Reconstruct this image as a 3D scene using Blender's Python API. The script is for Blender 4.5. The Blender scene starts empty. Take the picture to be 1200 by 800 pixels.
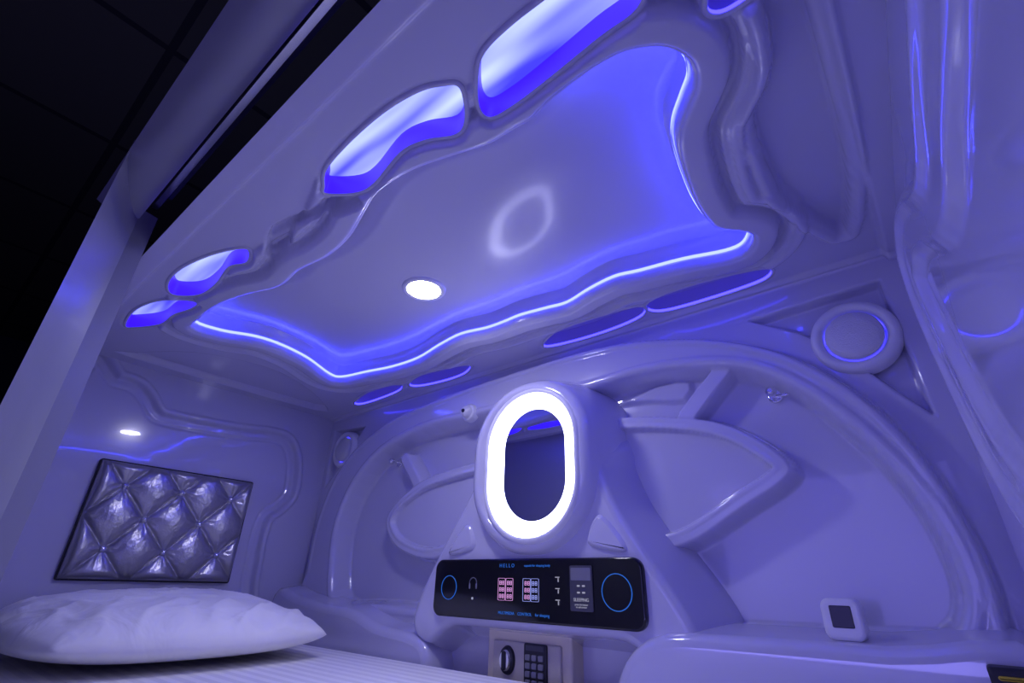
import bpy, math, random, bmesh
import numpy as np
from mathutils import Vector, Matrix, noise as mnoise
S=1.2; ZO=1.0           # metres per design unit, camera height above the room floor
scene=bpy.context.scene
random.seed(3)
def W(p): return (p[0]*S,p[1]*S,p[2]*S+ZO)

# ---------------------------------------------------------------- materials
def newmat(name):
    m=bpy.data.materials.new(name); m.use_nodes=True
    return m,m.node_tree,m.node_tree.nodes['Principled BSDF']
def plain(name,col,rough=.4,metal=0,coat=0,emis=None,es=0,noise=0,nscale=20,bump=0,bscale=40,crough=.05):
    m,t,b=newmat(name)
    b.inputs['Base Color'].default_value=(*col,1); b.inputs['Roughness'].default_value=rough
    b.inputs['Metallic'].default_value=metal; b.inputs['Coat Weight'].default_value=coat
    b.inputs['Coat Roughness'].default_value=crough
    if emis: b.inputs['Emission Color'].default_value=(*emis,1); b.inputs['Emission Strength'].default_value=es
    tc=t.nodes.new('ShaderNodeTexCoord')
    if noise:
        n=t.nodes.new('ShaderNodeTexNoise'); n.inputs['Scale'].default_value=nscale; n.inputs['Detail'].default_value=2
        r=t.nodes.new('ShaderNodeMapRange'); r.inputs[3].default_value=rough-noise; r.inputs[4].default_value=rough+noise
        t.links.new(tc.outputs['Object'],n.inputs['Vector']); t.links.new(n.outputs[0],r.inputs[0]); t.links.new(r.outputs[0],b.inputs['Roughness'])
    if bump:
        n=t.nodes.new('ShaderNodeTexNoise'); n.inputs['Scale'].default_value=bscale; n.inputs['Detail'].default_value=3
        bp=t.nodes.new('ShaderNodeBump'); bp.inputs['Strength'].default_value=bump; bp.inputs['Distance'].default_value=.01
        t.links.new(tc.outputs['Object'],n.inputs['Vector']); t.links.new(n.outputs[0],bp.inputs['Height']); t.links.new(bp.outputs[0],b.inputs['Normal'])
    return m
SHELL=(.64,.63,.78)
M={}
M['shell']=plain('glossy_gelcoat',SHELL,.14,coat=1,noise=.03,nscale=5,crough=.03)
M['ceil']=plain('ceiling_gelcoat',SHELL,.22,coat=.35,noise=.02,nscale=5,crough=.09)
M['white']=plain('white_plastic',(.82,.82,.86),.3,noise=.03)
M['ivory']=plain('safe_ivory',(.80,.72,.56),.4,noise=.03)
M['ivory2']=plain('safe_door_paint',(.58,.53,.46),.4,bump=.1,bscale=200)
M['black']=plain('black_gloss',(.005,.005,.008),.12,coat=.3,noise=.02)
M['dark']=plain('dark_plastic',(.02,.02,.03),.5,noise=.05)
M['grille']=plain('speaker_cloth',(.76,.76,.8),.5,bump=.3,bscale=400)
M['chrome']=plain('brushed_chrome',(.8,.8,.85),.2,metal=1,noise=.05)
M['mirror']=plain('mirror_glass',(.62,.62,.85),.02,metal=1)
M['ring']=plain('led_ring_diffuser',(1,1,1),.4,emis=(.62,.63,1),es=7.0)
M['led']=plain('blue_led_strip',(.1,.1,.3),.4,emis=(.026,.032,1),es=24)
M['ledsoft']=plain('blue_led_soft',(.1,.1,.3),.4,emis=(.035,.028,1),es=6)
M['winwall']=plain('lit_recess_wall',(.1,.05,.6),.4,emis=(.040,.006,.92),es=1)
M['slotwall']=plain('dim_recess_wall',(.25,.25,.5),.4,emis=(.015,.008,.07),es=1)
M['blue_glow']=plain('blue_indicator',(.02,.05,.1),.4,emis=(.03,.22,1),es=.45)
M['mag_glow']=plain('magenta_display',(.05,.02,.05),.4,emis=(.85,.40,.9),es=.85)
M['cyan_glow']=plain('blue_display',(.02,.02,.05),.4,emis=(.35,.40,1),es=.9)
M['wht_glow']=plain('white_display',(.1,.1,.1),.4,emis=(.8,.8,1),es=.35)
M['card']=plain('label_card',(.07,.07,.09),.5,noise=.03)
M['card2']=plain('label_photo',(.22,.22,.26),.5,noise=.03)
M['lamp']=plain('downlight_lens',(1,1,1),.4,emis=(.74,.73,1),es=125)
M['vinyl']=plain('silver_vinyl',(.50,.49,.50),.28,metal=.85,bump=.2,bscale=60)
M['frame']=plain('door_frame_metal',(.34,.34,.39),.35,metal=.25,noise=.05)
M['room']=plain('room_paint_dark',(.05,.05,.055),.9,bump=.2)
M['yellow']=plain('yellow_cable',(.6,.45,.03),.5,noise=.03)
M['carpet']=plain('dark_carpet',(.03,.03,.04),.95,bump=.5,bscale=150)
for q in ('blue_glow','mag_glow','cyan_glow','wht_glow','slotwall'): M[q].cycles.emission_sampling='NONE'

def cloth(name,stripes):
    m,t,b=newmat(name)
    b.inputs['Base Color'].default_value=(.97,.96,.90,1); b.inputs['Roughness'].default_value=.85
    tc=t.nodes.new('ShaderNodeTexCoord')
    n=t.nodes.new('ShaderNodeTexNoise'); n.inputs['Scale'].default_value=9; n.inputs['Detail'].default_value=3; n.inputs['Distortion'].default_value=1.0
    t.links.new(tc.outputs['Object'],n.inputs['Vector'])
    bp=t.nodes.new('ShaderNodeBump'); bp.inputs['Strength'].default_value=.2 if stripes else .4; bp.inputs['Distance'].default_value=.02
    t.links.new(n.outputs[0],bp.inputs['Height']); t.links.new(bp.outputs[0],b.inputs['Normal'])
    if stripes:
        w=t.nodes.new('ShaderNodeTexWave'); w.bands_direction='Y'; w.inputs['Scale'].default_value=9
        t.links.new(tc.outputs['Object'],w.inputs['Vector'])
        r=t.nodes.new('ShaderNodeValToRGB'); r.color_ramp.elements[0].position=.45; r.color_ramp.elements[1].position=.55
        r.color_ramp.elements[0].color=(.80,.79,.78,1); r.color_ramp.elements[1].color=(.92,.91,.88,1)
        t.links.new(w.outputs[0],r.inputs[0]); t.links.new(r.outputs[0],b.inputs['Base Color'])
    return m
M['sheet']=cloth('striped_sheet',True); M['pillow']=cloth('pillowcase_cotton',False)

def tiles():
    m,t,b=newmat('dark_ceiling_tiles'); b.inputs['Roughness'].default_value=.9
    tc=t.nodes.new('ShaderNodeTexCoord'); br=t.nodes.new('ShaderNodeTexBrick')
    br.offset=0; br.inputs['Scale'].default_value=1; br.inputs['Brick Width'].default_value=.6; br.inputs['Row Height'].default_value=.6
    br.inputs['Mortar Size'].default_value=.012; br.inputs['Color1'].default_value=(.12,.12,.06,1); br.inputs['Color2'].default_value=(.10,.10,.05,1); br.inputs['Mortar'].default_value=(.03,.03,.02,1)
    t.links.new(tc.outputs['Object'],br.inputs['Vector']); t.links.new(br.outputs[0],b.inputs['Base Color']); return m
M['tiles']=tiles()

def diffmat():
    m,t,b=newmat('backlit_diffuser'); N=t.nodes; L=t.links
    b.inputs['Base Color'].default_value=(.1,.1,.3,1); b.inputs['Roughness'].default_value=.4
    tc=N.new('ShaderNodeTexCoord'); mp=N.new('ShaderNodeMapping'); mp.inputs['Scale'].default_value=(2.2,20,1); mp.inputs['Rotation'].default_value=(0,0,.12)
    L.new(tc.outputs['Object'],mp.inputs[0])
    no=N.new('ShaderNodeTexNoise'); no.inputs['Scale'].default_value=1; no.inputs['Detail'].default_value=1.5; L.new(mp.outputs[0],no.inputs['Vector'])
    cr=N.new('ShaderNodeValToRGB'); cr.color_ramp.elements[0].position=.33; cr.color_ramp.elements[1].position=.66
    cr.color_ramp.elements[0].color=(.04,.035,.80,1); cr.color_ramp.elements[1].color=(.52,.62,1.0,1)
    L.new(no.outputs[0],cr.inputs[0]); L.new(cr.outputs[0],b.inputs['Emission Color']); b.inputs['Emission Strength'].default_value=1.45
    return m
M['diff']=diffmat()

# ---------------------------------------------------------------- mesh helpers
def finish(o,parent=None,angle=40,smooth=True):
    me=o.data
    co=np.empty(len(me.vertices)*3); me.vertices.foreach_get('co',co); co=co.reshape(-1,3)
    c=(co.min(0)+co.max(0))/2
    me.transform(Matrix.Translation(-Vector(c))); 
    if smooth:
        me.polygons.foreach_set('use_smooth',[True]*len(me.polygons))
        if angle: me.set_sharp_from_angle(angle=math.radians(angle))
    me.update()
    bpy.context.collection.objects.link(o)
    if parent:
        o.parent=parent; o.location=Vector(c)-parent.location
    else: o.location=Vector(c)
    return o
class MB:
    def __init__(s): s.v=[];s.f=[];s.m=[];s.mats=[]
    def add(s,v,f,mat):
        if mat not in s.mats: s.mats.append(mat)
        k=len(s.v); s.v+=[tuple(p) for p in v]; s.f+=[tuple(i+k for i in q) for q in f]; s.m+=[s.mats.index(mat)]*len(f)
        return s
    def make(s,name,parent=None,angle=40):
        me=bpy.data.meshes.new(name); me.from_pydata([W(p) for p in s.v],[],s.f); me.validate()
        for k in s.mats: me.materials.append(M[k])
        me.polygons.foreach_set('material_index',s.m[:len(me.polygons)])
        bm=bmesh.new(); bm.from_mesh(me); bmesh.ops.recalc_face_normals(bm,faces=bm.faces); bm.to_mesh(me); bm.free()
        o=bpy.data.objects.new(name,me); return finish(o,parent,angle)
def empty(name,p):
    o=bpy.data.objects.new(name,None); o.empty_display_size=.05; o.location=W(p); bpy.context.collection.objects.link(o); return o
def smooth_poly(P,n=4):
    P=[np.array(p,float) for p in P]; out=[]; N=len(P)
    for i in range(N):
        a,b,c,d=P[i-1],P[i],P[(i+1)%N],P[(i+2)%N]
        for k in range(n):
            t=k/n
            out.append(.5*((2*b)+(-a+c)*t+(2*a-5*b+4*c-d)*t*t+(-a+3*b-3*c+d)*t**3))
    return np.array(out)
def rrect(cx,cz,w,h,r,n=8):
    r=min(r,w/2-1e-5,h/2-1e-5); out=[]
    for k,(sx,sz) in enumerate([(1,1),(-1,1),(-1,-1),(1,-1)]):
        for i in range(n+1):
            a=math.pi/2*(k+i/n)
            out.append((cx+sx*(w/2-r)+r*math.cos(a),cz+sz*(h/2-r)+r*math.sin(a)))
    return np.array(out)
def circ(cx,cz,r,n=48,rz=None):
    rz=rz or r
    return np.array([(cx+r*math.cos(2*math.pi*i/n),cz+rz*math.sin(2*math.pi*i/n)) for i in range(n)])
def pmap(kind,base):
    if kind=='back': return lambda a,b,h:(a,base-h,b)
    if kind=='up':   return lambda a,b,h:(a,b,base+h)
    if kind=='down': return lambda a,b,h:(a,b,base-h)
    if kind=='left': return lambda a,b,h:(base+h,a,b)
def offs(poly,off):
    P=np.array(poly,float); x,y=P[:,0],P[:,1]
    if np.sum(x*np.roll(y,-1)-np.roll(x,-1)*y)<0: P=P[::-1]
    T=np.roll(P,-1,0)-np.roll(P,1,0); T/=np.maximum(np.linalg.norm(T,axis=1,keepdims=True),1e-9)
    return P+np.stack([-T[:,1],T[:,0]],1)*off
def loft(mb,poly,layers,mp,mat,cap=True,capmat=None):
    v=[];f=[];n=len(poly)
    for off,h in layers: v+=[mp(q[0],q[1],h) for q in offs(poly,off)]
    for l in range(len(layers)-1):
        for i in range(n):
            j=(i+1)%n; f.append((l*n+i,l*n+j,(l+1)*n+j,(l+1)*n+i))
    mb.add(v,f,mat)
    if cap:
        k=len(layers)-1; mb.add(v[k*n:],[tuple(range(n))],capmat or mat)
    return mb
def dome(mb,r,z,n,mp,cx,cz,mat,h=None):
    h=h or r
    loft(mb,circ(cx,cz,r,n),[(r*(1-math.cos(a)),z+h*math.sin(a)) for a in np.linspace(0,math.pi/2*.97,8)],mp,mat)
def rnd(b,h,w0=0,n=5):
    return [(-w0,0)]+[(b*(1-math.cos(a)),h-b+b*math.sin(a)) for a in np.linspace(0,math.pi/2,n)]
def box(mb,x0,x1,y0,y1,z0,z1,mat,b=0):
    loft(mb,rrect((x0+x1)/2,(z0+z1)/2,x1-x0,z1-z0,max(b,.0005),4),[(b,0)]+[(0,b)]+rnd(b,y1-y0)[1:] if b else [(0,0),(0,y1-y0)],pmap('back',y1),mat)
    loft(mb,rrect((x0+x1)/2,(z0+z1)/2,x1-x0,z1-z0,max(b,.0005),4),[(b,0)],pmap('back',y1),mat)

def sdf(poly,X,Y):
    P=np.array(poly); D=np.full(X.shape,1e9); ins=np.zeros(X.shape,bool)
    Q=np.roll(P,-1,0)
    for (ax,ay),(bx,by) in zip(P,Q):
        ex,ey=bx-ax,by-ay; l=ex*ex+ey*ey
        if l<1e-12: continue
        wx=X-ax; wy=Y-ay; t=np.clip((wx*ex+wy*ey)/l,0,1)
        dx=wx-ex*t; dy=wy-ey*t; D=np.minimum(D,dx*dx+dy*dy)
        c=((ay<=Y)!=(by<=Y))
        if abs(ey)>1e-12:
            ins^= c&(X<ax+(Y-ay)*ex/ey)
    D=np.sqrt(D); return np.where(ins,-D,D)
def seg(ax,ay,bx,by,X,Y):
    ex,ey=bx-ax,by-ay; l=ex*ex+ey*ey; t=np.clip(((X-ax)*ex+(Y-ay)*ey)/l,0,1)
    return np.hypot(X-ax-ex*t,Y-ay-ey*t)
def ss(x,a,b):
    t=np.clip((x-a)/(b-a),0,1); return t*t*(3-2*t)
def bump(x,c,w):
    return np.sqrt(np.clip(1-((x-c)/w)**2,0,1))*ss(1-np.abs((x-c)/w),0,.3)
def field(name,u0,u1,v0,v1,step,fun,mp,mat):
    nu=int(round((u1-u0)/step))+1; nv=int(round((v1-v0)/step))+1
    U,V=np.meshgrid(np.linspace(u0,u1,nu),np.linspace(v0,v1,nv),indexing='ij')
    U=U.ravel();V=V.ravel()
    H,cut=fun(U,V)
    x,y,z=mp(U,V,H)
    co=np.stack([x*S,y*S,z*S+ZO],1)
    idx=np.arange(nu*nv).reshape(nu,nv)
    F=np.stack([idx[:-1,:-1],idx[1:,:-1],idx[1:,1:],idx[:-1,1:]],-1).reshape(-1,4)
    if cut is not None: F=F[~cut[F].any(1)]
    me=bpy.data.meshes.new(name)
    me.vertices.add(len(co)); me.vertices.foreach_set('co',co.ravel())
    me.loops.add(F.size); me.loops.foreach_set('vertex_index',F.ravel().astype(np.int32))
    me.polygons.add(len(F)); me.polygons.foreach_set('loop_start',np.arange(0,F.size,4,dtype=np.int32))
    me.update(calc_edges=True); me.validate()
    me.materials.append(M[mat])
    o=bpy.data.objects.new(name,me)
    return finish(o,None,None)

# ---------------------------------------------------------------- ceiling
ZC=.581; XL=-1.748
inner=[(-130,368),(-106,385),(-91,414),(-96,446),(-114,469),(-139,500),(-154,535),(-167,598),(-176,674),(-171,740),(-139,777),(-128,803),(-148,840),(-184,846),(-259,823),(-342,808),(-394,796),(-462,806),(-530,824),(-585,816),(-653,806),(-708,808),(-763,806),(-839,791),(-934,803),(-1047,825),(-1158,821),(-1256,799),(-1359,776),(-1367,735),(-1312,630),(-1289,539),(-1294,470),(-1333,397),(-1335,331),(-1256,325),(-1158,324),(-1053,343),(-960,372),(-870,365),(-780,374),(-700,366),(-620,342),(-560,326),(-480,330),(-400,352),(-357,365),(-319,367),(-283,369),(-242,361),(-188,358),(-154,360)]
k=lambda L:[(a/1000,b/1000) for a,b in L]
inner=smooth_poly(k(inner),4)
wins=[smooth_poly(k(l),5) for l in ([(-327,309),(-295,273),(-270,259),(-230,255),(-186,256),(-136,258),(-80,268),(-85,300),(-109,326),(-158,328),(-236,334),(-293,336),(-327,331)],
 [(-623,264),(-588,246),(-519,238),(-439,237),(-377,245),(-344,259),(-329,275),(-356,311),(-384,322),(-425,302),(-472,294),(-552,308),(-593,304),(-634,275)],
 [(-1154,216),(-1071,212),(-971,230),(-901,257),(-900,271),(-939,283),(-983,268),(-1071,279),(-1150,275),(-1197,239)],
 [(-1465,222),(-1360,211),(-1267,227),(-1210,261),(-1194,288),(-1237,289),(-1302,275),(-1383,273),(-1458,239)])]
slots=[smooth_poly(k(l),5) for l in ([(-1500,925),(-1376,890),(-1277,888),(-1220,904),(-1270,940),(-1396,953),(-1490,950)],
 [(-1202,925),(-1121,895),(-1023,900),(-938,925),(-989,962),(-1075,970),(-1180,955)],
 [(-690,955),(-620,905),(-510,900),(-398,912),(-410,955),(-495,975),(-610,975)],
 [(-385,920),(-338,900),(-232,904),(-135,928),(-145,965),(-220,975),(-333,972),(-380,955)],
 [(-50,375),(-30,350),(10,350),(0,385),(-35,390)])]
RD=.038; DM=.030
def domef(X,Y): return DM*np.clip(1-((Y-.52)/.29)**2,0,1)*np.clip(1-((X+.75)/.64)**2,0,1)
def fceil(X,Y):
    d=sdf(inner,X,Y)
    h=np.where(d<-.002,-RD+domef(X,Y)*ss(-d,.0,.04),0)
    r1=np.sqrt(np.clip(1-np.clip((.012-d)/.012,0,1)**2,0,1))*(d>0)
    r2=np.sqrt(np.clip(1-np.clip((d-.036)/.012,0,1)**2,0,1))
    h+=.022*r1*r2+.003*bump(d,.024,.02)
    h+=.015*ss(d,.057,.062)
    h+=.009*np.sqrt(np.clip(1-((d-.080)/.009)**2,0,1))
    pk=sdf(smooth_poly(k([(0,300),(35,330),(35,700),(5,900),(-35,830),(-62,740),(-62,620),(-50,545),(-10,480)]),3),X,Y)
    h-=.028*(1-ss(pk,-.006,.0)); h+=.007*np.sqrt(np.clip(1-((pk-.011)/.008)**2,0,1))
    f1=sdf(smooth_poly(k([(-719,273),(-652,280),(-599,310),(-614,325),(-672,312),(-714,295),(-756,289),(-825,312),(-880,312),(-873,290),(-794,262)]),3),X,Y)
    h-=.026*(1-ss(f1,-.005,.001))
    pl=sdf(smooth_poly(k([(-1690,300),(-1640,300),(-1500,400),(-1440,560),(-1480,700),(-1600,860),(-1690,880)]),3),X,Y)
    h-=.020*(1-ss(pl,-.006,.001))
    wmin=np.full(X.shape,1.)
    for w in wins+slots: wmin=np.minimum(wmin,sdf(w,X,Y))
    fl=(1-ss(wmin,.005,.012)); h=h*(1-fl)+.013*fl
    h+=.010*(1-ss(Y,.175,.180))+.008*ss(Y,.984,.990)
    h+=.012*ss(X,.045,.052)
    cut=(wmin<-.0005)|((d<0)&(d>-.004))
    return h,cut
field('ceiling',XL,.17,.143,1.0,.003,fceil,pmap('down',ZC),'ceil')
mb=MB()
mp=pmap('down',ZC)
for w in wins:
    loft(mb,w,[(-.0065,.0125),(-.0055,.0155),(-.001,.0165),(.0005,.015)],mp,'ceil',cap=False)
    loft(mb,w,[(.0005,.015),(.0025,-.022)],mp,'winwall',cap=False)
for w in slots:
    loft(mb,w,[(-.0065,.0125),(-.0055,.0155),(-.001,.0165),(.0005,.015)],mp,'ceil',cap=False)
    loft(mb,w,[(.0005,.015),(.0012,.009)],mp,'ledsoft',cap=False)
    loft(mb,w,[(.0012,.009),(.004,-.022)],mp,'slotwall',cap=True,capmat='slotwall')
loft(mb,inner,[(-.008,.016),(-.0065,.0205),(-.0045,.0200),(-.002,.015),(-.0005,.007),(.0008,.001),(.002,-.010),(.006,-RD+.004),(.011,-RD-.001)],mp,'ceil',cap=False)
mb.make('ceiling_recess_trim',angle=60)
mb=MB()
Q=offs(inner,.0028)
keep=[(q[1]>.50) or (q[0]>-.25) or (q[0]<-1.2) for q in Q]
n=len(Q); v=[];f=[]
for q in Q: v+=[(q[0],q[1],ZC-.0015),(q[0],q[1],ZC+.0055)]
for i in range(n):
    j=(i+1)%n
    if keep[i] and keep[j]: f.append((2*i,2*j,2*j+1,2*i+1))
mb.add(v,f,'led'); mb.make('cove_led_strip',angle=None)
mb=MB()
for w in wins: loft(mb,w,[(.002,.0)],pmap('up',ZC+.021),'diff')
mb.make('ceiling_light_panel',angle=None)

# ---------------------------------------------------------------- back wall
AO=smooth_poly(k([(-1700,-400),(-1695,24),(-1685,188),(-1623,329),(-1498,435),(-1322,497),(-1116,520),(-969,530),(-750,537),(-558,537),(-421,521),(-286,485),(-176,433),(-100,373),(-39,298),(-1,223),(26,135),(39,53),(40,0),(36,-60),(30,-400)]),3)
AI=smooth_poly(k([(-1495,-60),(-1546,50),(-1552,181),(-1488,301),(-1367,387),(-1183,430),(-996,432),(-750,430),(-565,430),(-430,437),(-296,420),(-201,386),(-125,321),(-66,240),(-27,165),(-5,95),(2,37),(-3,-11),(-30,-50),(-100,-62),(-700,-66),(-1300,-62)]),3)
ER=smooth_poly(k([(-700,300),(-620,362),(-569,361),(-440,347),(-296,311),(-210,254),(-171,202),(-192,167),(-263,129),(-365,74),(-440,60),(-500,80),(-550,130),(-620,200)]),3)
EL=smooth_poly(k([(-800,300),(-880,310),(-992,305),(-1161,282),(-1289,217),(-1318,156),(-1270,95),(-1190,62),(-1093,50),(-950,75),(-820,120)]),3)
def fback(X,Z):
    h=np.zeros(X.shape)
    a=sdf(AO,X,Z); b=sdf(AI,X,Z)
    h+=.030*(1-ss(a,-.012,.0)); h+=.003*bump(a,-.018,.009)
    h-=.066*(1-ss(b,-.018,.0)); h+=.004*bump(b,.009,.009)
    for E in (ER,EL):
        e=sdf(E,X,Z); h+=.054*(1-ss(e,-.012,.001))-.014*(1-ss(e,-.039,-.035))+.002*bump(e,-.031,.006)
    m=1-ss(np.minimum(seg(-.352,.325,-.268,.405,X,Z),seg(-1.19,.27,-1.26,.35,X,Z)),.016,.022)
    h=np.maximum(h,.014*m+h*(1-m))
    p=sdf(smooth_poly(k([(-560,385),(-430,418),(-345,412),(-365,368),(-440,382),(-540,392)]),2),X,Z); h+=.014*(1-ss(p,-.006,.002))
    for T in ([(-205,505),(30,515),(38,250),(0,300),(-60,390),(-120,450)],[(-1520,505),(-1725,520),(-1725,300),(-1660,360),(-1600,430)]):
        t=sdf(smooth_poly(k(T),1),X,Z); h-=.024*(1-ss(t,-.008,.0))
    h+=.01*ss(Z,.555,.565)
    return h,None
field('wall_back',XL,.075,-.30,ZC,.003,fback,pmap('back',1.0),'shell')

# ---------------------------------------------------------------- left wall (y,z)
GL=smooth_poly(k([(200,522),(300,523),(353,517),(395,487),(425,452),(470,444),(660,452),(780,466),(845,455),(885,400),(902,320),(900,262),(868,215),(832,180),(825,100),(830,-6),(830,-400),(200,-400)]),3)
def fleft(Y,Z):
    g=sdf(GL,Y,Z)
    h=-.016*(1-ss(g,-.007,.0))+.006*bump(g,.009,.009)-.003*(1-ss(np.abs(g+.03),.002,.006))
    return h,None
field('wall_left',.10,1.0,-.30,ZC,.0035,fleft,pmap('left',XL),'shell')
# ---------------------------------------------------------------- right wall (y,z)
GR=smooth_poly(k([(-100,400),(350,400),(500,382),(600,430),(700,462),(800,450),(842,370),(810,220),(745,90),(620,0),(400,-40),(-100,-60)]),6)
def fright(Y,Z):
    g=sdf(GR,Y,Z)
    h=.024*(1-ss(g,-.024,.004))+.006*np.exp(-((g+.030)/.010)**2)-.004*np.exp(-((g-.016)/.010)**2)
    h-=.010*(1-ss(g,-.100,-.075))
    h+=.02*(1-ss(Z,-.1,-.04))
    return h,None
field('wall_right',-.02,1.0,-.30,ZC,.003,fright,lambda a,b,h:(.066+.06*(1-a)-h,a,b),'shell')

# ---------------------------------------------------------------- shelves / console
mb=MB()
loft(mb,smooth_poly(k([(58,-60),(-100,-60),(-300,-61),(-390,-64),(-440,-78),(-480,-110),(-505,-160),(-520,-230),(-520,-280),(-100,-284),(58,-280)]),4),rnd(.02,.115,.012),pmap('back',1.0),'shell')
mb.make('side_shelf',angle=60)
mb=MB()
loft(mb,smooth_poly(k([(-1735,-40),(-1600,-44),(-1450,-62),(-1300,-70),(-1180,-98),(-1060,-108),(-1000,-125),(-975,-170),(-965,-230),(-965,-280),(-1400,-284),(-1735,-280)]),4),rnd(.02,.105,.012),pmap('back',1.0),'shell')
mb.make('side_shelf',angle=60)
mb=MB()
CON=smooth_poly(k([(-850,290),(-875,215),(-925,140),(-985,55),(-1030,-20),(-1052,-75),(-1035,-112),(-985,-125),(-930,-92),(-880,-84),(-700,-84),(-520,-84),(-470,-92),(-420,-125),(-372,-108),(-352,-70),(-378,-15),(-430,60),(-480,140),(-510,215),(-535,290),(-700,330)]),4)
loft(mb,CON,[(-.040,-.040)]+rnd(.018,.10,.035,6),pmap('back',1.0),'shell')
for T in ([(-880,128),(-852,82),(-885,66),(-935,66)],[(-518,128),(-548,82),(-515,66),(-465,66)]):
    loft(mb,smooth_poly(k(T),6),[(-.004,-.004),(.002,.005),(.006,.007)],pmap('back',.900),'shell')
mb.make('console_housing',angle=60)

# ---------------------------------------------------------------- oval mirror
CX=-.6745; CZ=.2475
par=empty('oval_led_mirror',(CX,.9,CZ))
mb=MB()
loft(mb,rrect(-.687,.252,.345,.395,.165,20),[(-.025,-.040),(-.02,0),(-.012,.05),(0,.09),(.006,.112),(.014,.124),(.024,.129),(.030,.130),(.036,.127),(.044,.112)],pmap('back',1.0),'shell',cap=False)
mb.make('housing',par,angle=60)
mb=MB(); loft(mb,rrect(CX,CZ,.266,.344,.13,20),[(-.01,0),(.001,.012),(.004,.017),(.010,.018),(.014,.014)],pmap('back',.884),'white',cap=False); mb.make('bezel',par,angle=60)
mb=MB(); loft(mb,rrect(CX,CZ,.240,.318,.120,20),[(0,0),(.008,-.001),(.036,-.020)],pmap('back',.869),'ring',cap=False); mb.make('led_ring',par,angle=80)
mb=MB(); loft(mb,rrect(CX,CZ,.172,.250,.086,20),[(0,-.003),(0,.001)],pmap('back',.889),'mirror'); mb.make('glass',par)

# ---------------------------------------------------------------- control panel
par=empty('control_panel',(-.70,.89,-.008))
mb=MB(); loft(mb,rrect(-.701,-.008,.536,.118,.022,8),rnd(.004,.012),pmap('back',.902),'black'); mb.make('glass_fascia',par,angle=50)
fy=.8895
def ringo(mb,cx,cz,r,w,mat,y=fy):
    loft(mb,circ(cx,cz,r,40),[(0,0),(.0002,.001),(w,.001),(w,0)],pmap('back',y),mat,cap=False)
mb=MB(); ringo(mb,-.918,-.008,.025,.0014,'blue_glow'); ringo(mb,-.486,-.007,.031,.0016,'blue_glow'); mb.make('touch_dials',par)
def digit(mb,cx,cz,w,h,mat):
    t=w*.22
    for (x,z,ww,hh) in ((0,h/2,w,t),(0,0,w,t),(0,-h/2,w,t),(-w/2,h/4,t,h/2),(w/2,h/4,t,h/2),(-w/2,-h/4,t,h/2),(w/2,-h/4,t,h/2)):
        loft(mb,rrect(cx+x,cz+z,ww,hh,.0001,1),[(0,0),(0,.0006)],pmap('back',fy),mat)
mb=MB()
for gx,mt in ((-.758,'mag_glow'),(-.737,'mag_glow'),(-.690,'mag_glow'),(-.671,'cyan_glow')):
    for r in range(3):
        for c in range(2):
            digit(mb,gx-.0040+c*.0075,.004-r*.0125,.0042,.007,mt)
mb.make('digital_displays',par)
mb=MB()
for cx,w in ((-.748,.042),(-.681,.042)):
    for ex in (-w/4,w/4):
        P=rrect(cx+ex,-.008,w/2-.001,.042,.002,4); loft(mb,P,[(0,0),(0,.0006),(.0006,.0006),(.0006,0)],pmap('back',fy),'cyan_glow' if cx>-.7 else 'mag_glow',cap=False)
mb.make('display_borders',par)
mb=MB(); loft(mb,rrect(-.560,-.002,.050,.078,.003,3),[(0,0),(0,.002)],pmap('back',fy),'card')
loft(mb,rrect(-.560,.022,.044,.022,.002,3),[(0,.002),(0,.003)],pmap('back',fy),'card2')
for a in range(4):
    loft(mb,rrect(-.560+.008*math.cos(a*math.pi/2+.785),-.004+.008*math.sin(a*math.pi/2+.785),.006,.003,.001,2),[(0,.002),(0,.003)],pmap('back',fy),'wht_glow')
mb.make('label_card',par)
mb=MB()
for i in range(3):
    loft(mb,rrect(-.615,.016-i*.020,.010,.0016,.0005,2),[(0,0),(0,.001)],pmap('back',fy),'wht_glow')
    loft(mb,rrect(-.613,.011-i*.020,.0018,.007,.0005,2),[(0,0),(0,.001)],pmap('back',fy),'wht_glow')
for i in range(12):
    a=math.pi*i/11; loft(mb,circ(-.842+.011*math.cos(a),.002+.011*math.sin(a),.0012,6),[(0,0),(0,.001)],pmap('back',fy),'card2')
for sx in (-1,1): loft(mb,rrect(-.842+sx*.010,-.004,.004,.011,.002,3),[(0,0),(0,.001)],pmap('back',fy),'card2')
loft(mb,rrect(-.842,-.028,.005,.005,.002,3),[(0,0),(0,.001)],pmap('back',fy),'wht_glow')
mb.make('icons',par)
def text(name,s,cx,cz,y,size,mat,par):
    c=bpy.data.curves.new(name,'FONT'); c.body=s; c.size=size*S; c.align_x='CENTER'; c.align_y='CENTER'; c.extrude=.0003; c.materials.append(M[mat])
    o=bpy.data.objects.new(name,c); bpy.context.collection.objects.link(o); o.rotation_euler=(math.pi/2,0,0)
    o.parent=par; o.location=Vector(W((cx,y,cz)))-par.location; return o
text('title_text','H E L L O',-.745,.037,fy-.0008,.010,'blue_glow',par)
text('title_text_small','capsule for sleeping body',-.665,.037,fy-.0008,.0065,'blue_glow',par)
text('footer_text','MULTIMEDIA    CONTROL    for sleeping',-.70,-.052,fy-.0008,.0075,'blue_glow',par)
text('card_text','SLEEPING',-.560,-.022,fy-.003,.008,'wht_glow',par)
text('card_text_small','press the button\nto call service',-.560,-.032,fy-.003,.0042,'wht_glow',par)

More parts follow.
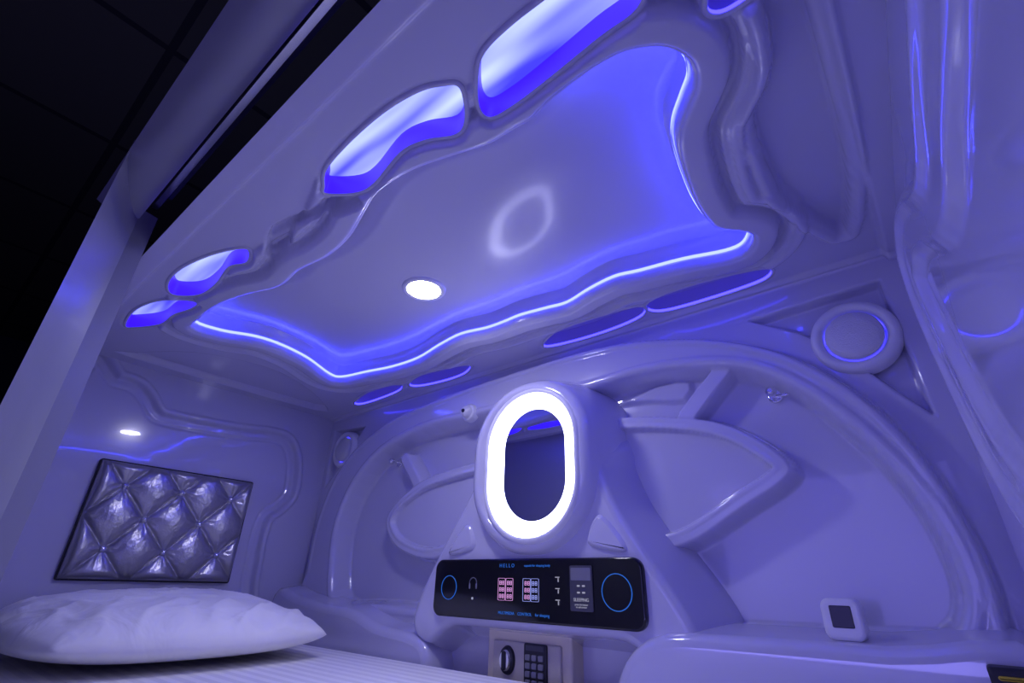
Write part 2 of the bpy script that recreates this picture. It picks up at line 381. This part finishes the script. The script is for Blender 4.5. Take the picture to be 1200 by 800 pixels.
# ---------------------------------------------------------------- safe
par=empty('wall_safe',(-.72,.93,-.17))
mb=MB(); loft(mb,rrect(-.72,-.175,.215,.185,.006,4),rnd(.005,.06),pmap('back',.99),'ivory'); mb.make('body',par)
mb=MB(); loft(mb,rrect(-.72,-.178,.172,.148,.004,4),rnd(.003,.008),pmap('back',.931),'ivory2'); mb.make('safe_front',par)
mb=MB(); loft(mb,circ(-.765,-.138,.020,32,.026),[(0,0),(.002,.006),(.006,.008)],pmap('back',.923),'dark'); loft(mb,circ(-.765,-.138,.015,32,.02),[(0,.006),(.003,.013)],pmap('back',.923),'chrome')
loft(mb,rrect(-.765,-.138,.007,.034,.003,4),rnd(.002,.018),pmap('back',.923),'dark'); mb.make('turn_knob',par)
mb=MB(); loft(mb,rrect(-.692,-.143,.056,.078,.004,4),rnd(.002,.005),pmap('back',.923),'dark'); mb.make('keypad_plate',par)
mb=MB()
for r in range(4):
    for c in range(3): loft(mb,rrect(-.708+c*.016,-.128-r*.014,.012,.010,.002,3),rnd(.001,.004),pmap('back',.918),'card2')
mb.make('keys',par)
mb=MB(); loft(mb,rrect(-.692,-.112,.044,.009,.001,2),[(0,0),(0,.001)],pmap('back',.918),'card'); mb.make('display',par)

# ---------------------------------------------------------------- speakers
def speaker(cx,cz,r):
    mb=MB(); mp=pmap('back',1.012)
    loft(mb,circ(cx,cz,r,64),[(-.002,0),(0,.020),(.003,.026),(.008,.029),(.014,.028),(r*.28,.022),(r*.31,.018),(r*.31,.002)],mp,'white',cap=True)
    loft(mb,circ(cx,cz,r*.685,64),[(0,.010),(0,.0165)],mp,'ledsoft',cap=False)
    R2=r*.655
    loft(mb,circ(cx,cz,R2,64),[(0,.004),(0,.026),(.003,.030)]+[(.003+R2*q,.030+.005*math.sin(q*1.4)) for q in (.3,.6,.9)],mp,'grille')
    mb.make('wall_speaker',angle=50)
speaker(-.034,.414,.068); speaker(-1.622,.43,.066)

# ---------------------------------------------------------------- hooks and detector
def hook(cx,cz):
    mb=MB(); mp=pmap('back',1.036)
    loft(mb,circ(cx,cz,.014,24),rnd(.003,.006),mp,'chrome')
    loft(mb,circ(cx,cz,.004,16),[(0,0),(0,.03)],mp,'chrome')
    loft(mb,circ(cx,cz,.010,24),[(.006,.026),(.001,.03),(0,.036),(.002,.042),(.006,.045)],mp,'chrome')
    loft(mb,rrect(cx+.028,cz-.002,.056,.006,.003,4),rnd(.002,.012),mp,'chrome')
    mb.make('coat_hook')
hook(-.188,.345); hook(-1.342,.355)
mb=MB(); mp=pmap('back',.980)
loft(mb,circ(-.965,.440,.026,40),[(0,0),(0,.014),(.003,.02),(.008,.022),(.009,.030),(.013,.036),(.018,.039)],mp,'white')
loft(mb,circ(-.965,.440,.006,20),[(0,.036),(.001,.042)],mp,'dark'); mb.make('smoke_detector')

# ---------------------------------------------------------------- thermometer + socket box
par=empty('digital_thermometer',(-.145,.93,-.035))
mb=MB(); loft(mb,rrect(-.145,-.0325,.050,.053,.012,6),[(.004,0)]+[(.0,.004)]+rnd(.005,.035)[1:],pmap('back',.945),'white'); mb.make('case',par,angle=60)
mb=MB(); loft(mb,rrect(-.145,-.029,.027,.028,.002,4),[(0,0),(.001,.001)],pmap('back',.910),'black'); mb.make('screen',par)
par=empty('socket_box',(.0,.85,-.09))
mb=MB(); loft(mb,rrect(.025,-.107,.06,.075,.004,4),rnd(.004,.03),pmap('back',.886),'dark'); mb.make('box',par)
mb=MB()
for i in range(3): loft(mb,rrect(.010+i*.014,-.094,.007,.007,.002,3),rnd(.002,.010),pmap('back',.856),'chrome' if i%2 else 'yellow')
loft(mb,rrect(.015,-.080,.025,.004,.002,3),rnd(.0015,.008),pmap('back',.856),'yellow'); mb.make('plugs',par)

# ---------------------------------------------------------------- downlight
lx,ly=-.758,.591; LZ=ZC+RD-DM*.94
par=empty('recessed_downlight',(lx,ly,LZ))
mb=MB(); mp=pmap('down',LZ+.002)
loft(mb,circ(lx,ly,.048,56),[(-.001,-.004),(0,.005),(.001,.007),(.006,.009),(.011,.007)],mp,'white',cap=False); mb.make('trim_ring',par,angle=60)
mb=MB(); loft(mb,circ(lx,ly,.038,56),[(0,.003),(.001,.007)],mp,'lamp'); mb.make('lens',par)

# ---------------------------------------------------------------- headboard
yc,zc,wy,wz=.543,.1365,.418,.299
def ftuft(Y,Z):
    u=(Y-.404)/.144+(Z-.223)/.163; v=(Y-.404)/.144-(Z-.223)/.163
    q=np.abs(np.sin(np.pi*u)*np.sin(np.pi*v))**.34
    e=np.minimum(np.minimum(Y-(yc-wy/2),(yc+wy/2)-Y),np.minimum(Z-(zc-wz/2),(zc+wz/2)-Z))
    e=np.clip(e,0,1); k_=np.sqrt(np.clip(1-(1-np.clip(e/.022,0,1))**2,0,1))
    du=u-np.round(u); dv=v-np.round(v); rr=np.hypot(du,dv); th=np.arctan2(du,dv)
    wr=.0008*np.sin(11*th+3*np.sin(5*u))*np.exp(-((rr-.22)/.14)**2)
    return k_*(.010+.021*q+wr),None
par=empty('tufted_headboard_panel',(XL,yc,zc))
o=field('cushion',yc-wy/2,yc+wy/2,zc-wz/2,zc+wz/2,.0025,ftuft,pmap('left',XL-.006),'vinyl')
o.location=o.location-par.location; o.parent=par
mb=MB(); loft(mb,rrect(yc,zc,wy+.006,wz+.006,.006,4),[(0,-.016),(0,-.004),(.002,-.003)],pmap('left',XL),'dark'); mb.make('backing_frame',par)
mb=MB()
for i in range(-3,6):
    for j in range(-3,6):
        y=.404+.144*(i+j)/2; z=.223+.163*(i-j)/2
        if yc-wy/2+.02<y<yc+wy/2-.02 and zc-wz/2+.02<z<zc+wz/2-.02:
            dome(mb,.0120,.004,20,pmap('left',XL),y,z,'chrome',.014)
mb.make('buttons',par)

# ---------------------------------------------------------------- bed
mb=MB(); P=rrect((XL+.03)/2,.512,-XL+.01,.73,.03,8)
loft(mb,P,[(.01,-.13),(0,-.12),(0,-.03),(.004,-.015),(.012,-.005),(.025,0)],pmap('up',-.158),'sheet'); mb.make('mattress',angle=70)
NU,NV=150,150
def pil(side):
    out=[]
    for i in range(NU+1):
        for j in range(NV+1):
            a=-1+2*i/NU; b=-1+2*j/NV
            t=max(0,(1-abs(a)**3.0))*max(0,(1-abs(b)**3.0)); t=t**.46
            ca=a*math.sqrt(max(0,1-.24*b*b)); cb=b*math.sqrt(max(0,1-.24*a*a))
            x=ca*.312; y=cb*.285
            wx=mnoise.noise(Vector((a*1.3,b*1.3,3)))*1.2; wy=mnoise.noise(Vector((a*1.3,b*1.3,9)))*1.2
            r1=1-abs(mnoise.noise(Vector((a*1.6+wx,b*3.0+wy,1))))*2.2
            r2=1-abs(mnoise.noise(Vector((a*4.0+wx*2,b*3+wy*2,5))))*2.4
            r3=mnoise.noise(Vector((a*1.2,b*1.2,7)))
            fold=.008*max(0,r1)**2+.0035*max(0,r2)**2+.010*r3-.006
            th=math.atan2(b,a); r_=math.hypot(a,b)
            crease=.003*math.sin(17*th+3*math.sin(3*th)+3*r_)*min(1,r_)**4
            if side>0: z=.074*t*(1.08-.12*a)+(fold+crease)*min(1,t*1.6)
            else: z=-.040*t
            out.append((-1.418+x*math.cos(.04)-y*math.sin(.04),.485+y*math.cos(.04)+x*math.sin(.04),-.112+z))
    return out
top=pil(1); bot=pil(-1); n1=(NU+1)*(NV+1)
mb=MB(); ft=[];fb=[]
for i in range(NU):
    for j in range(NV):
        q=(i*(NV+1)+j,(i+1)*(NV+1)+j,(i+1)*(NV+1)+j+1,i*(NV+1)+j+1); ft.append(q); fb.append(tuple(reversed([x+n1 for x in q])))
mb.add(top+bot,ft+fb,'pillow')
mb.make('pillow',angle=None)
o=bpy.data.objects['pillow']; bm=bmesh.new(); bm.from_mesh(o.data); bmesh.ops.remove_doubles(bm,verts=bm.verts,dist=1e-5); bmesh.ops.recalc_face_normals(bm,faces=bm.faces); bm.to_mesh(o.data); bm.free()

# ---------------------------------------------------------------- door frame (header, jamb), base, room
mb=MB()
J=k([(-822,43),(-850,50),(-930,76),(-1004,107),(-1010,135),(-1748,135),(-1748,110)])
loft(mb,J,[(0,-.83),(0,.615)],pmap('up',0),'frame')
H=[(.043,.592),(.06,.583),(.095,.583),(.108,.592),(.108,.70),(.075,.70)]
vv=[];n=len(H)
for x in (-1.0,.35):
    vv+=[(x,y,z) for y,z in H]
mb.add(vv,[(i,(i+1)%n,n+(i+1)%n,n+i) for i in range(n)]+[tuple(range(n)),tuple(range(n,2*n))],'frame')
mb.make('door_frame',angle=50)
mb=MB(); box(mb,-1.0,.35,.109,.142,.66,.70,'dark'); box(mb,-1.0,.3,.118,.128,.625,.66,'chrome'); mb.make('door_track')
mb=MB(); box(mb,-1.75,.13,.136,1.0,-.83,-.295,'shell',.004); mb.make('capsule_base')
def quad(name,pts,mat):
    mb=MB(); mb.add(pts,[(0,1,2,3)],mat); return mb.make(name)
zf=-ZO/S
quad('floor',[(-4,-2.5,zf),(2.5,-2.5,zf),(2.5,1.6,zf),(-4,1.6,zf)],'carpet')
quad('room_ceiling',[(-4,-2.5,1.25),(2.5,-2.5,1.25),(2.5,1.6,1.25),(-4,1.6,1.25)],'tiles')
quad('wall_far',[(-4,1.6,zf),(2.5,1.6,zf),(2.5,1.6,1.25),(-4,1.6,1.25)],'room')
quad('wall_end',[(-4,-2.5,zf),(-4,1.6,zf),(-4,1.6,1.25),(-4,-2.5,1.25)],'room')

# ---------------------------------------------------------------- lights
w=bpy.data.worlds.new('w'); scene.world=w; w.use_nodes=True
w.node_tree.nodes['Background'].inputs[0].default_value=(.2,.17,1,1); w.node_tree.nodes['Background'].inputs[1].default_value=.03
def area(name,loc,rot,sx,sy,col,pw):
    l=bpy.data.lights.new(name,'AREA'); l.shape='RECTANGLE'; l.size=sx*S; l.size_y=sy*S; l.color=col; l.energy=pw
    o=bpy.data.objects.new(name,l); o.location=W(loc); o.rotation_euler=rot; bpy.context.collection.objects.link(o); return o
area('rear_fill_light',(-.5,-1.3,.2),(math.radians(88),0,math.radians(5)),1.2,.8,(.26,.23,1),6.5)  # unseen violet fill lamp, added behind the camera to brighten the pod
area('opening_fill_light',(-.6,.03,-.15),(math.radians(115),0,0),1.2,.03,(.28,.25,1),1.4)  # added narrow fill lamp low in the opening, stand-in for blue LED glow

# ---------------------------------------------------------------- camera
cd=bpy.data.cameras.new('camera'); cam=bpy.data.objects.new('camera',cd); bpy.context.collection.objects.link(cam)
R=Matrix(((.7727,.2646,.577),(.6343,-.3556,-.6864),(.0237,.8964,-.4425)))
cam.matrix_world=Matrix.Translation((0,0,ZO))@R.to_4x4()
cd.sensor_width=36; cd.lens=578/1200*36; cd.clip_start=.01
scene.camera=cam
scene.view_settings.view_transform='Standard'
